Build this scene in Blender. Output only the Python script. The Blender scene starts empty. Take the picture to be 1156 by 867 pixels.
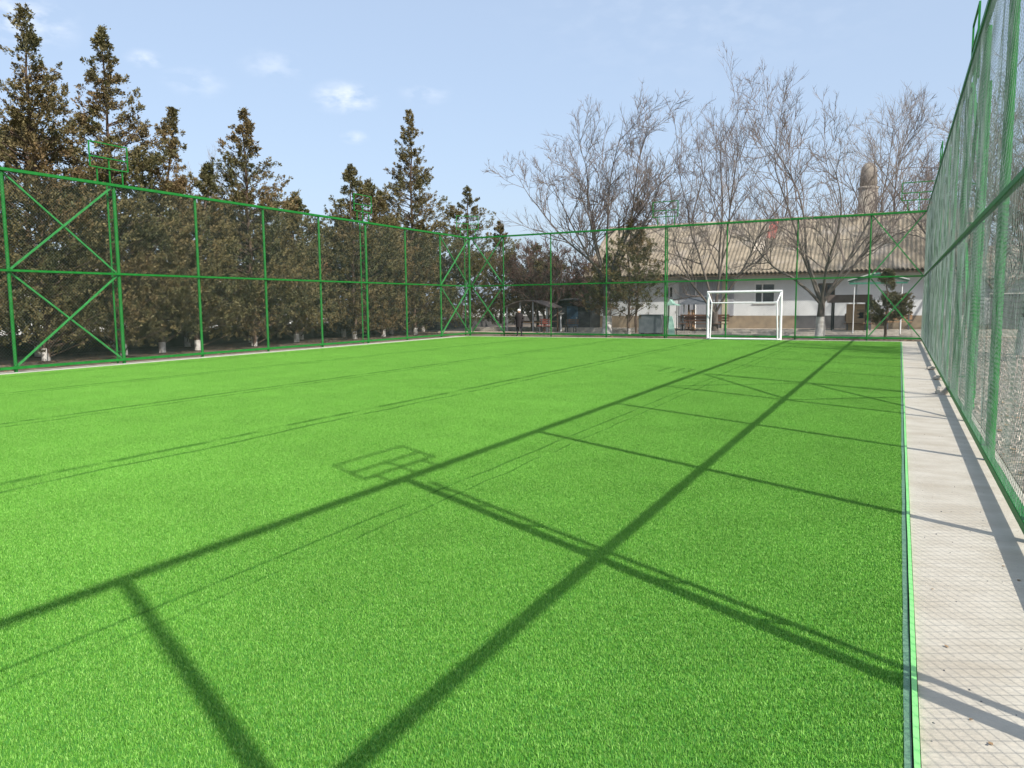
import bpy, bmesh, math, random
import numpy as np
from mathutils import Vector, Matrix, Euler

R = math.radians
S = bpy.context.scene
C = S.collection
PI = math.pi

# ------------------------------------------------------------------ camera
cam_d = bpy.data.cameras.new('camera'); cam = bpy.data.objects.new('camera', cam_d); C.objects.link(cam)
S.camera = cam
cam_d.sensor_width = 36.0; cam_d.lens = 26.87; cam_d.clip_start = 0.05; cam_d.clip_end = 3000
right = Vector((0.893, 0.451, -0.009)); fwd = Vector((-0.449, 0.887, -0.104)).normalized()
right = (right - fwd * right.dot(fwd)).normalized(); up = right.cross(fwd)
cam.matrix_world = Matrix(((right.x, up.x, -fwd.x, 0), (right.y, up.y, -fwd.y, 0), (right.z, up.z, -fwd.z, 1.6), (0, 0, 0, 1)))
S.render.resolution_x = 1024; S.render.resolution_y = 768
S.view_settings.view_transform = 'Standard'; S.view_settings.look = 'None'
S.view_settings.exposure = 0.35; S.view_settings.gamma = 1.0; S.view_settings.use_curve_mapping = False

# ------------------------------------------------------------------ light
SUN_EL = R(42.2)
SH = Vector((-0.875, 0.484, 0)).normalized()          # the way the shadows fall
sun_d = bpy.data.lights.new('sun', 'SUN'); sun = bpy.data.objects.new('sun', sun_d); C.objects.link(sun)
sun_d.energy = 4.4; sun_d.angle = R(0.6); sun_d.color = (1.0, 0.95, 0.86)
to_sun = Vector((-SH.x * math.cos(SUN_EL), -SH.y * math.cos(SUN_EL), math.sin(SUN_EL)))
sun.rotation_euler = to_sun.to_track_quat('Z', 'Y').to_euler()
sun.location = to_sun * 60
W = bpy.data.worlds.new('World'); S.world = W; W.use_nodes = True
nt = W.node_tree; nt.nodes.clear()
def N(t, typ, **kw):
    n = t.nodes.new(typ)
    for k, v in kw.items(): setattr(n, k, v)
    return n
out = N(nt, 'ShaderNodeOutputWorld'); bg = N(nt, 'ShaderNodeBackground'); bg.inputs[1].default_value = 0.132
sky = N(nt, 'ShaderNodeTexSky', sky_type='NISHITA', sun_disc=False)
sky.sun_elevation = SUN_EL; sky.sun_rotation = math.atan2(to_sun.x, to_sun.y)
sky.altitude = 300; sky.air_density = 1.0; sky.dust_density = 3.5; sky.ozone_density = 1.4
# thin small spring clouds, fixed by direction in the sky
geo = N(nt, 'ShaderNodeTexCoord')
noi = N(nt, 'ShaderNodeTexNoise'); noi.inputs['Scale'].default_value = 34; noi.inputs['Detail'].default_value = 5
mp = N(nt, 'ShaderNodeMapping'); mp.inputs['Scale'].default_value = (1, 1, 2.2)
nt.links.new(geo.outputs['Generated'], mp.inputs[0]); nt.links.new(mp.outputs[0], noi.inputs['Vector'])
acc = None
for d, w, a in (((-.604, .757, .248), .050, 1.0), ((-.753, .599, .272), .026, .8), ((-.816, .497, .294), .075, .8), ((-.659, .699, .277), .05, .35),
                ((-.724, .641, .254), .045, .4), ((-.525, .811, .256), .04, .35), ((-.603, .771, .204), .022, .6), ((-.2, .9, .35), .3, .12)):
    v = Vector(d).normalized()
    sub = N(nt, 'ShaderNodeVectorMath', operation='SUBTRACT'); sub.inputs[1].default_value = v
    nt.links.new(geo.outputs['Generated'], sub.inputs[0])
    scl = N(nt, 'ShaderNodeVectorMath', operation='MULTIPLY'); scl.inputs[1].default_value = (1, 1, 2.1); nt.links.new(sub.outputs[0], scl.inputs[0])
    ln = N(nt, 'ShaderNodeVectorMath', operation='LENGTH'); nt.links.new(scl.outputs[0], ln.inputs[0])
    mr = N(nt, 'ShaderNodeMapRange', interpolation_type='SMOOTHSTEP'); mr.inputs[1].default_value = w; mr.inputs[2].default_value = 0
    mr.inputs[3].default_value = 0; mr.inputs[4].default_value = a
    nt.links.new(ln.outputs['Value'], mr.inputs[0])
    if acc is None: acc = mr.outputs[0]
    else:
        m = N(nt, 'ShaderNodeMath', operation='MAXIMUM'); nt.links.new(acc, m.inputs[0]); nt.links.new(mr.outputs[0], m.inputs[1]); acc = m.outputs[0]
cr = N(nt, 'ShaderNodeMapRange'); cr.inputs[1].default_value = .42; cr.inputs[2].default_value = .66
nt.links.new(noi.outputs['Fac'], cr.inputs[0])
mu = N(nt, 'ShaderNodeMath', operation='MULTIPLY'); nt.links.new(acc, mu.inputs[0]); nt.links.new(cr.outputs[0], mu.inputs[1])
mx = N(nt, 'ShaderNodeMixRGB'); mx.inputs[2].default_value = (7.2, 7.2, 7.4, 1)
nt.links.new(mu.outputs[0], mx.inputs[0]); nt.links.new(sky.outputs[0], mx.inputs[1])
# thin even veil of high haze over the whole sky
veil = N(nt, 'ShaderNodeMixRGB'); veil.inputs[0].default_value = 0.5; veil.inputs[2].default_value = (4.35, 5.35, 6.85, 1)
nt.links.new(mx.outputs[0], veil.inputs[1])
nt.links.new(veil.outputs[0], bg.inputs[0]); nt.links.new(bg.outputs[0], out.inputs[0])

# ------------------------------------------------------------------ materials
def mat(name, col, col2=None, scale=3.0, rough=.8, bump=0.0, bscale=40, metal=0.0, detail=4, lo=.35, hi=.65, stretch=(1, 1, 1), spec=.5, col3=None, scale3=.5, island=0.0):
    m = bpy.data.materials.new(name); m.use_nodes = True; t = m.node_tree; b = t.nodes['Principled BSDF']
    b.inputs['Roughness'].default_value = rough; b.inputs['Metallic'].default_value = metal
    b.inputs['Specular IOR Level'].default_value = spec
    g = N(t, 'ShaderNodeNewGeometry')
    mpp = N(t, 'ShaderNodeMapping'); mpp.inputs['Scale'].default_value = stretch; t.links.new(g.outputs['Position'], mpp.inputs[0])
    src = None
    if col2:
        n = N(t, 'ShaderNodeTexNoise'); n.inputs['Scale'].default_value = scale; n.inputs['Detail'].default_value = detail
        t.links.new(mpp.outputs[0], n.inputs['Vector'])
        r = N(t, 'ShaderNodeMapRange'); r.inputs[1].default_value = lo; r.inputs[2].default_value = hi; t.links.new(n.outputs['Fac'], r.inputs[0])
        x = N(t, 'ShaderNodeMixRGB'); x.inputs[1].default_value = (*col, 1); x.inputs[2].default_value = (*col2, 1)
        t.links.new(r.outputs[0], x.inputs[0]); src = x.outputs[0]
        if col3:
            n3 = N(t, 'ShaderNodeTexNoise'); n3.inputs['Scale'].default_value = scale3; n3.inputs['Detail'].default_value = 5
            t.links.new(mpp.outputs[0], n3.inputs['Vector'])
            r3 = N(t, 'ShaderNodeMapRange'); r3.inputs[1].default_value = .5; r3.inputs[2].default_value = .68; t.links.new(n3.outputs['Fac'], r3.inputs[0])
            x3 = N(t, 'ShaderNodeMixRGB'); x3.inputs[2].default_value = (*col3, 1); t.links.new(r3.outputs[0], x3.inputs[0]); t.links.new(src, x3.inputs[1]); src = x3.outputs[0]
        if island:
            hs = N(t, 'ShaderNodeHueSaturation'); mr = N(t, 'ShaderNodeMapRange'); mr.inputs[3].default_value = 1 - island; mr.inputs[4].default_value = 1 + island
            t.links.new(g.outputs['Random Per Island'], mr.inputs[0]); t.links.new(mr.outputs[0], hs.inputs['Value']); t.links.new(src, hs.inputs['Color']); src = hs.outputs[0]
        t.links.new(src, b.inputs['Base Color'])
    else: b.inputs['Base Color'].default_value = (*col, 1)
    if bump:
        n2 = N(t, 'ShaderNodeTexNoise'); n2.inputs['Scale'].default_value = bscale; n2.inputs['Detail'].default_value = 6; t.links.new(mpp.outputs[0], n2.inputs['Vector'])
        bb = N(t, 'ShaderNodeBump'); bb.inputs['Strength'].default_value = bump; bb.inputs['Distance'].default_value = .02
        t.links.new(n2.outputs['Fac'], bb.inputs['Height']); t.links.new(bb.outputs[0], b.inputs['Normal'])
    return m

M = {}
M['green'] = mat('green_paint', (.009, .150, .019), (.015, .195, .030), 8, .5, .08, 60, spec=.3)
M['green_pale'] = mat('green_paint_brace', (.025, .23, .045), (.045, .29, .07), 8, .45, spec=.4)
M['wire'] = mat('mesh_wire', (.075, .115, .090), (.16, .21, .18), 6, .45, spec=.5)
M['concrete'] = mat('concrete_apron', (.50, .462, .39), (.435, .395, .325), 3.2, .9, .4, 26, col3=(.40, .355, .285), scale3=1.5, stretch=(.9, 1.4, 1), detail=10)
M['kerbc'] = mat('kerb_concrete', (.50, .46, .40), (.36, .33, .28), 5, .9, .3, 60)
M['soil'] = mat('soil', (.155, .115, .080), (.095, .072, .052), 1.6, .95, .6, 14, col3=(.24, .19, .14), scale3=.35, detail=8)
M['gravel'] = mat('gravel_ground', (.34, .29, .245), (.12, .10, .088), 17, .95, 1.0, 26, detail=8, lo=.4, hi=.6, col3=(.40, .33, .25), scale3=9)
M['path'] = mat('path_slabs', (.50, .42, .34), (.36, .29, .23), 2.5, .9, .3, 30, detail=6)
M['edge_light'] = mat('edging_light', (.20, .62, .17), (.26, .68, .22), 5, .45)
M['edge_dark'] = mat('turf_backing', (.085, .200, .120), (.14, .27, .17), 22, .5, .5, 60)
M['wall_white'] = mat('limewash_wall', (.66, .68, .68), (.58, .60, .60), 1.5, .85, .25, 12, detail=6)
M['dado'] = mat('tan_dado', (.30, .24, .165), (.22, .175, .125), 3, .85, .2, 20)
M['dado_grey'] = mat('grey_dado', (.10, .10, .105), (.075, .075, .08), 3, .8)
M['roof'] = mat('asbestos_sheet', (.36, .30, .225), (.235, .195, .145), 2.2, .85, .2, 30, detail=8, col3=(.33, .29, .25), scale3=.8)
M['roof_red'] = mat('red_sheet_patch', (.42, .14, .11), (.34, .12, .10), 4, .8)
M['roof_pale'] = mat('new_sheet_patch', (.62, .54, .45), (.55, .47, .38), 4, .8)
M['eave'] = mat('eave_board', (.10, .075, .05), (.07, .05, .035), 6, .8)
M['frame_white'] = mat('white_frame_paint', (.72, .73, .72), (.66, .67, .66), 5, .4)
M['frame_brown'] = mat('brown_frame_paint', (.10, .055, .035), (.07, .04, .03), 6, .5)
M['glass'] = mat('dark_window_glass', (.022, .024, .026), None, rough=.08, spec=.8)
M['curtain'] = mat('curtain', (.45, .45, .42), (.35, .35, .33), 9, .9)
M['goal'] = mat('white_tube_paint', (.78, .79, .78), (.70, .71, .70), 9, .35)
M['bark'] = mat('grey_bark', (.150, .125, .105), (.085, .070, .060), 6, .9, .9, 22, stretch=(1, 1, .25), detail=7)
M['twig'] = mat('twig_bark', (.205, .165, .145), (.13, .105, .094), 2, .9)
M['twig_pale'] = mat('pale_twig_bark', (.27, .235, .205), (.18, .15, .13), 2, .9)
M['whitewash'] = mat('limewashed_bark', (.62, .60, .56), (.40, .37, .33), 7, .9, .6, 25, detail=6)
M['conifer'] = mat('juniper_foliage', (.148, .118, .045), (.088, .086, .032), .8, .75, island=.34, col3=(.165, .108, .045), scale3=.45, lo=.4, hi=.6)
M['conifer_dk'] = mat('dark_juniper_foliage', (.080, .078, .034), (.11, .088, .038), 1.1, .75, island=.45)
M['conifer_mid'] = mat('olive_juniper_foliage', (.125, .100, .036), (.070, .080, .026), .9, .75, island=.45, col3=(.17, .10, .045), scale3=.6)
M['conbark'] = mat('conifer_bark', (.13, .085, .06), (.08, .055, .04), 9, .9, .8, 30, stretch=(1, 1, .3))
M['redtwig'] = mat('reddish_twigs', (.13, .075, .060), (.09, .055, .045), 2, .9, island=.3)
M['darkwall'] = mat('dark_concrete_wall', (.085, .078, .075), (.055, .050, .050), 3, .9, .3, 20)
M['coping'] = mat('pale_coping', (.52, .50, .46), (.42, .40, .37), 4, .85)
M['farwall'] = mat('pale_render', (.62, .62, .60), (.52, .52, .50), 1, .9)
M['grey_sheet'] = mat('galvanised_sheet', (.17, .19, .20), (.11, .13, .14), 4, .5, metal=.2)
M['mint'] = mat('mint_paint', (.32, .56, .45), (.40, .62, .52), 5, .5)
M['wood_light'] = mat('varnished_planks', (.42, .25, .13), (.33, .19, .10), 9, .7, stretch=(1, 1, 6))
M['wood_brown'] = mat('brown_planks', (.16, .085, .055), (.11, .06, .04), 9, .7)
M['wood_red'] = mat('red_bench_paint', (.30, .075, .055), (.24, .07, .05), 9, .6)
M['dark_roof'] = mat('dark_sheet_roof', (.075, .08, .088), (.10, .105, .115), 6, .6)
M['brown_roof'] = mat('brown_canopy_roof', (.15, .115, .10), (.12, .09, .08), 6, .7)
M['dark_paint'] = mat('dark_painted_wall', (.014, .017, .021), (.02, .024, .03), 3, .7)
M['blue_dark'] = mat('dark_blue_door', (.02, .05, .09), (.025, .06, .10), 3, .6)
M['canopy_green'] = mat('green_canopy_paint', (.05, .20, .14), (.07, .25, .17), 4, .5)
M['canopy_white'] = mat('pale_canopy_trim', (.60, .62, .60), (.55, .57, .55), 4, .6)
M['brick'] = mat('tan_brickwork', (.45, .31, .19), (.36, .25, .15), 7, .9)
M['mortar'] = mat('brick_mortar', (.24, .18, .12), None)
M['tower'] = mat('tower_render', (.33, .29, .23), (.27, .235, .19), .8, .9)
M['cloth_dark'] = mat('dark_cloth', (.016, .013, .014), (.026, .020, .020), 14, .9)
M['trousers'] = mat('black_cloth', (.014, .014, .018), None, rough=.9)
M['skin'] = mat('skin', (.42, .24, .17), None, rough=.6)
M['hat'] = mat('white_knit', (.72, .72, .72), (.62, .62, .62), 30, .9)
M['stone'] = mat('pale_stone', (.50, .45, .38), (.34, .30, .25), 9, .9, .5, 30)
M['dry_leaf'] = mat('dry_leaves', (.26, .17, .09), (.16, .10, .055), 9, .9, island=.5)
M['steel'] = mat('grey_steel', (.32, .33, .34), (.24, .25, .26), 6, .5)

# turf
def turf_mat():
    m = bpy.data.materials.new('artificial_turf'); m.use_nodes = True; t = m.node_tree; b = t.nodes['Principled BSDF']
    b.inputs['Roughness'].default_value = .42; b.inputs['Specular IOR Level'].default_value = .16
    g = N(t, 'ShaderNodeNewGeometry')
    ramp = N(t, 'ShaderNodeValToRGB'); e = ramp.color_ramp.elements
    e[0].position = 0; e[0].color = (.078, .255, .027, 1); e[1].position = 1; e[1].color = (.30, .56, .125, 1)
    k = e.new(.55); k.color = (.145, .385, .046, 1)
    t.links.new(g.outputs['Random Per Island'], ramp.inputs[0])
    n = N(t, 'ShaderNodeTexNoise'); n.inputs['Scale'].default_value = 1.3; n.inputs['Detail'].default_value = 6; n.inputs['Roughness'].default_value = .65
    t.links.new(g.outputs['Position'], n.inputs['Vector'])
    r = N(t, 'ShaderNodeMapRange'); r.inputs[1].default_value = .3; r.inputs[2].default_value = .7; r.inputs[3].default_value = .92; r.inputs[4].default_value = 1.07
    t.links.new(n.outputs['Fac'], r.inputs[0])
    mlt = N(t, 'ShaderNodeMixRGB', blend_type='MULTIPLY'); mlt.inputs[0].default_value = 1
    t.links.new(ramp.outputs[0], mlt.inputs[1]); t.links.new(r.outputs[0], mlt.inputs[2])
    nb = N(t, 'ShaderNodeTexNoise'); nb.inputs['Scale'].default_value = .33; nb.inputs['Detail'].default_value = 7; nb.inputs['Roughness'].default_value = .7
    t.links.new(g.outputs['Position'], nb.inputs['Vector'])
    rb = N(t, 'ShaderNodeMapRange'); rb.inputs[1].default_value = .35; rb.inputs[2].default_value = .65; rb.inputs[3].default_value = .93; rb.inputs[4].default_value = 1.05
    t.links.new(nb.outputs['Fac'], rb.inputs[0])
    ml2 = N(t, 'ShaderNodeMixRGB', blend_type='MULTIPLY'); ml2.inputs[0].default_value = 1
    t.links.new(mlt.outputs[0], ml2.inputs[1]); t.links.new(rb.outputs[0], ml2.inputs[2]); mlt = ml2
    # seams between the rolls: crushed fibres along the joints
    sx = N(t, 'ShaderNodeSeparateXYZ'); t.links.new(g.outputs['Position'], sx.inputs[0])
    nz = N(t, 'ShaderNodeTexNoise'); nz.inputs['Scale'].default_value = .9; nz.inputs['Detail'].default_value = 4
    t.links.new(g.outputs['Position'], nz.inputs['Vector'])
    last = None
    for X0 in (-3.48, -7.25, -11.05, -15.0, -18.6):
        for off, amp, wd in (((0, .05, .024), (.2, .10, .016)) if X0 > -4 else ((0, .06, .085), (.30, .12, .05))):
            a = N(t, 'ShaderNodeMath', operation='MULTIPLY_ADD'); a.inputs[1].default_value = amp * 2; a.inputs[2].default_value = -amp - X0 - off
            t.links.new(nz.outputs['Fac'], a.inputs[0])
            s = N(t, 'ShaderNodeMath', operation='ADD'); t.links.new(sx.outputs[0], s.inputs[0]); t.links.new(a.outputs[0], s.inputs[1])
            ab = N(t, 'ShaderNodeMath', operation='ABSOLUTE'); t.links.new(s.outputs[0], ab.inputs[0])
            mr = N(t, 'ShaderNodeMapRange'); mr.inputs[1].default_value = 0; mr.inputs[2].default_value = wd; mr.inputs[3].default_value = 1; mr.inputs[4].default_value = 0
            t.links.new(ab.outputs[0], mr.inputs[0])
            if last is None: last = mr.outputs[0]
            else:
                q = N(t, 'ShaderNodeMath', operation='MAXIMUM'); t.links.new(last, q.inputs[0]); t.links.new(mr.outputs[0], q.inputs[1]); last = q.outputs[0]
    n4 = N(t, 'ShaderNodeTexNoise'); n4.inputs['Scale'].default_value = 2.4; n4.inputs['Detail'].default_value = 3; t.links.new(g.outputs['Position'], n4.inputs['Vector'])
    r4 = N(t, 'ShaderNodeMapRange'); r4.inputs[1].default_value = .32; r4.inputs[2].default_value = .52; r4.inputs[4].default_value = .85; t.links.new(n4.outputs['Fac'], r4.inputs[0])
    mm = N(t, 'ShaderNodeMath', operation='MULTIPLY'); t.links.new(last, mm.inputs[0]); t.links.new(r4.outputs[0], mm.inputs[1])
    mx = N(t, 'ShaderNodeMixRGB'); mx.inputs[2].default_value = (.030, .13, .014, 1); t.links.new(mm.outputs[0], mx.inputs[0]); t.links.new(mlt.outputs[0], mx.inputs[1])
    t.links.new(mx.outputs[0], b.inputs['Base Color'])
    return m
M['turf'] = turf_mat()
M['turf_base'] = mat('turf_underlay', (.055, .22, .022), (.07, .26, .028), 30, .9)

# ------------------------------------------------------------------ helpers
def tag(o, label=None, cat=None, group=None, kind=None):
    if label: o['label'] = label
    if cat: o['category'] = cat
    if group: o['group'] = group
    if kind: o['kind'] = kind
    return o
def empty(name, loc, rz=0):
    o = bpy.data.objects.new(name, None); o.empty_display_size = .2; o.location = loc; o.rotation_euler = (0, 0, rz); C.objects.link(o); return o
def thing(name, label, cat, loc=(0, 0, 0), rz=0, group=None):
    return tag(empty(name, loc, rz), label, cat, group)
def mesh_obj(name, me, m, parent=None, smooth=False):
    o = bpy.data.objects.new(name, me); me.materials.append(m); C.objects.link(o)
    if parent: o.parent = parent
    if smooth: me.polygons.foreach_set('use_smooth', [True] * len(me.polygons))
    return o
def obj(name, bm, m, parent=None, smooth=False):
    bmesh.ops.recalc_face_normals(bm, faces=bm.faces)
    me = bpy.data.meshes.new(name); bm.to_mesh(me); bm.free(); return mesh_obj(name, me, m, parent, smooth)
def struct(name, bm, m, parent=None): return tag(obj(name, bm, m, parent), kind='structure')
def copy_tree(o, parent=None):
    c = o.copy(); C.objects.link(c); c.parent = parent
    for ch in list(o.children): copy_tree(ch, c)
    return c
def box(bm, a, b, bev=0):
    x0, y0, z0 = a; x1, y1, z1 = b
    r = bmesh.ops.create_cube(bm, size=1, matrix=Matrix.Translation(((x0 + x1) / 2, (y0 + y1) / 2, (z0 + z1) / 2)) @ Matrix.Diagonal((x1 - x0, y1 - y0, z1 - z0, 1)))
    if bev:
        es = {e for v in r['verts'] for e in v.link_edges}
        bmesh.ops.bevel(bm, geom=list(es), offset=bev, segments=2, affect='EDGES')
    return bm
def BX(a, b, bev=0): return box(bmesh.new(), a, b, bev)
def tube(bm, p, q, r, r2=None, n=10, caps=True):
    p = Vector(p); q = Vector(q); d = q - p
    if r2 is None: r2 = r
    mt = Matrix.Translation((p + q) / 2) @ d.to_track_quat('Z', 'Y').to_matrix().to_4x4()
    bmesh.ops.create_cone(bm, cap_ends=caps, segments=n, radius1=r, radius2=r2, depth=d.length, matrix=mt); return bm
def bar(bm, p, q, w, h=None):           # square section bar
    p = Vector(p); q = Vector(q); d = q - p; h = h or w
    mt = Matrix.Translation((p + q) / 2) @ d.to_track_quat('Z', 'Y').to_matrix().to_4x4() @ Matrix.Diagonal((w, h, d.length, 1))
    bmesh.ops.create_cube(bm, size=1, matrix=mt); return bm
def lathe(bm, prof, n=24, c=(0, 0)):
    rings = []
    for r, z in prof:
        rings.append([bm.verts.new((c[0] + r * math.cos(2 * PI * i / n), c[1] + r * math.sin(2 * PI * i / n), z)) for i in range(n)])
    for a, b in zip(rings, rings[1:]):
        for i in range(n): bm.faces.new((a[i], a[(i + 1) % n], b[(i + 1) % n], b[i]))
    if prof[-1][0] > .001: bm.faces.new(rings[-1])
    if prof[0][0] > .001: bm.faces.new(rings[0][::-1])
    return bm
def prism(bm, pts, y0, y1, ax='y'):      # polygon in XZ swept along Y (or in YZ swept along X)
    f = (lambda u, w, t: (u, t, w)) if ax == 'y' else (lambda u, w, t: (t, u, w))
    A = [bm.verts.new(f(u, w, y0)) for u, w in pts]; B = [bm.verts.new(f(u, w, y1)) for u, w in pts]
    bm.faces.new(A); bm.faces.new(B[::-1]); n = len(pts)
    for i in range(n): bm.faces.new((A[i], A[(i + 1) % n], B[(i + 1) % n], B[i]))
    return bm
class Buf:                                # fast vertex / face buffer
    def __init__(s): s.v = []; s.f = []; s.n = 0
    def add(s, vs, fs): s.v.append(np.asarray(vs, dtype=np.float32).reshape(-1, 3)); s.f += [tuple(i + s.n for i in f) for f in fs]; s.n += len(s.v[-1])
    def mesh(s, name):
        me = bpy.data.meshes.new(name); me.from_pydata(np.concatenate(s.v).tolist(), [], s.f); me.update(); return me
def polytube(buf, pts, rad, k):
    pts = np.asarray(pts, float); n = len(pts)
    tg = np.gradient(pts, axis=0); tg /= np.linalg.norm(tg, axis=1)[:, None] + 1e-9
    ref = np.array([.31, .2, .93]) if abs(tg[0][2]) < .9 else np.array([1, .1, 0])
    a = np.cross(tg, ref); a /= np.linalg.norm(a, axis=1)[:, None] + 1e-9
    b = np.cross(tg, a)
    th = np.arange(k) * 2 * PI / k
    ring = pts[:, None, :] + (a[:, None, :] * np.cos(th)[None, :, None] + b[:, None, :] * np.sin(th)[None, :, None]) * np.asarray(rad)[:, None, None]
    fs = []
    for i in range(n - 1):
        for j in range(k):
            j2 = (j + 1) % k; fs.append((i * k + j, i * k + j2, (i + 1) * k + j2, (i + 1) * k + j))
    buf.add(ring.reshape(-1, 3), fs)

# ------------------------------------------------------------------ ground
bm = bmesh.new()
vs = [bm.verts.new(v) for v in ((-900, -300, -.03), (900, -300, -.03), (900, 1500, -.03), (-900, 1500, -.03))]; bm.faces.new(vs)
struct('ground', bm, M['soil'])
struct('gravel_yard', BX((.99, -8, -.2), (60, 46, -.010)), M['gravel'])
struct('concrete_apron', BX((.128, -8, -.2), (.97, 33.75, .004)), M['concrete'])
struct('concrete_apron', BX((-20.4, 33.28, -.2), (.127, 33.95, .000)), M['kerbc'])
struct('concrete_apron', BX((-20.1, -6, -.2), (-19.36, 33.27, .010)), M['kerbc'])
struct('turf_underlay', BX((-19.33, -5, -.15), (.086, 33.2, .003)), M['turf_base'])
# plastic edging and the bare margin of turf backing by the apron
def wobble_strip(x0, x1, z, amp, seed):
    rr = random.Random(seed); b = bmesh.new(); prev = None; w0 = w1 = 0; y = -5.0
    while y < 33.2:
        w0 += (rr.uniform(-1, 1) * amp - w0) * .5; w1 += (rr.uniform(-1, 1) * amp * .6 - w1) * .5; dz = rr.uniform(0, .0025)
        cur = [b.verts.new(v) for v in ((x0 + w0, y, -.1), (x0 + w0, y, z + dz), (x1 + w1, y, z + dz), (x1 + w1, y, -.1))]
        if prev:
            for i in range(3): b.faces.new((prev[i], prev[i + 1], cur[i + 1], cur[i]))
        prev = cur; y += .22
    return b
bm = wobble_strip(.074, .099, .010, .004, 1); struct('turf_margin', bm, M['edge_dark'])
bm = wobble_strip(.1045, .1245, .020, .0022, 2); struct('turf_edging', bm, M['edge_light'])
bm = BX((-19.359, -5, -.1), (-19.335, 33.2, .03)); struct('turf_edging', bm, M['coping'])

def turf():
    rng = np.random.default_rng(5); T = .9700; n = 44000
    x = rng.uniform(-T / 2, T / 2, n); y = rng.uniform(-T / 2, T / 2, n)
    h = rng.uniform(.008, .016, n); w = rng.uniform(.0008, .0016, n)
    a = rng.uniform(0, 2 * PI, n); l = rng.normal(0, .005, n) + .003
    la = a + PI / 2 + rng.normal(0, .5, n)
    dx, dy = np.cos(a) * w, np.sin(a) * w; lx, ly = np.cos(la) * l, np.sin(la) * l
    V = np.empty((n, 5, 3), np.float32)
    V[:, 0] = np.stack([x - dx, y - dy, 0 * x], 1); V[:, 1] = np.stack([x + dx, y + dy, 0 * x], 1)
    V[:, 2] = np.stack([x + dx * .8 + lx * .35, y + dy * .8 + ly * .35, h * .62], 1); V[:, 3] = np.stack([x - dx * .8 + lx * .35, y - dy * .8 + ly * .35, h * .62], 1)
    V[:, 4] = np.stack([x + lx * 1.2, y + ly * 1.2, h], 1)
    me = bpy.data.meshes.new('artificial_grass')
    me.vertices.add(n * 5); me.vertices.foreach_set('co', V.ravel())
    me.loops.add(n * 7); li = np.empty((n, 7), np.int32); base = (np.arange(n) * 5)[:, None]
    li[:] = base + np.array([0, 1, 2, 3, 3, 2, 4])[None]
    me.loops.foreach_set('vertex_index', li.ravel())
    me.polygons.add(n * 2); st = np.empty((n, 2), np.int32); st[:, 0] = np.arange(n) * 7; st[:, 1] = st[:, 0] + 4
    me.polygons.foreach_set('loop_start', st.ravel()); me.polygons.foreach_set('loop_total', np.tile([4, 3], n))
    me.update(calc_edges=True); me.validate()
    o = mesh_obj('artificial_grass', me, M['turf']); tag(o, 'bright green artificial grass covering the whole pitch', 'grass', kind='stuff')
    ng = bpy.data.node_groups.new('lay_turf', 'GeometryNodeTree')
    ng.interface.new_socket('Geometry', in_out='INPUT', socket_type='NodeSocketGeometry'); ng.interface.new_socket('Geometry', in_out='OUTPUT', socket_type='NodeSocketGeometry')
    gi = ng.nodes.new('NodeGroupInput'); go = ng.nodes.new('NodeGroupOutput')
    nx, ny = 20, 39
    gr = ng.nodes.new('GeometryNodeMeshGrid'); gr.inputs['Size X'].default_value = T * (nx - 1); gr.inputs['Size Y'].default_value = T * (ny - 1)
    gr.inputs['Vertices X'].default_value = nx; gr.inputs['Vertices Y'].default_value = ny
    ip = ng.nodes.new('GeometryNodeInstanceOnPoints'); rv = ng.nodes.new('FunctionNodeRandomValue'); rv.data_type = 'INT'
    rv.inputs['Min'].default_value = 0 if 'Min' in rv.inputs else 0
    ints = [s for s in rv.inputs if s.type == 'INT' and s.name in ('Min', 'Max')]
    ints[0].default_value = 0; ints[1].default_value = 3
    mu = ng.nodes.new('ShaderNodeMath'); mu.operation = 'MULTIPLY'; mu.inputs[1].default_value = PI / 2
    cx = ng.nodes.new('ShaderNodeCombineXYZ')
    ro = [s for s in rv.outputs if s.type == 'INT'][0]
    ng.links.new(ro, mu.inputs[0]); ng.links.new(mu.outputs[0], cx.inputs[2])
    ng.links.new(gr.outputs['Mesh'], ip.inputs['Points']); ng.links.new(gi.outputs[0], ip.inputs['Instance']); ng.links.new(cx.outputs[0], ip.inputs['Rotation'])
    ng.links.new(ip.outputs[0], go.inputs[0])
    md = o.modifiers.new('lay', 'NODES'); md.node_group = ng
    o.location = ((-19.33 + .074) / 2, -4.55 + T * ny / 2, .003)
turf()

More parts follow.
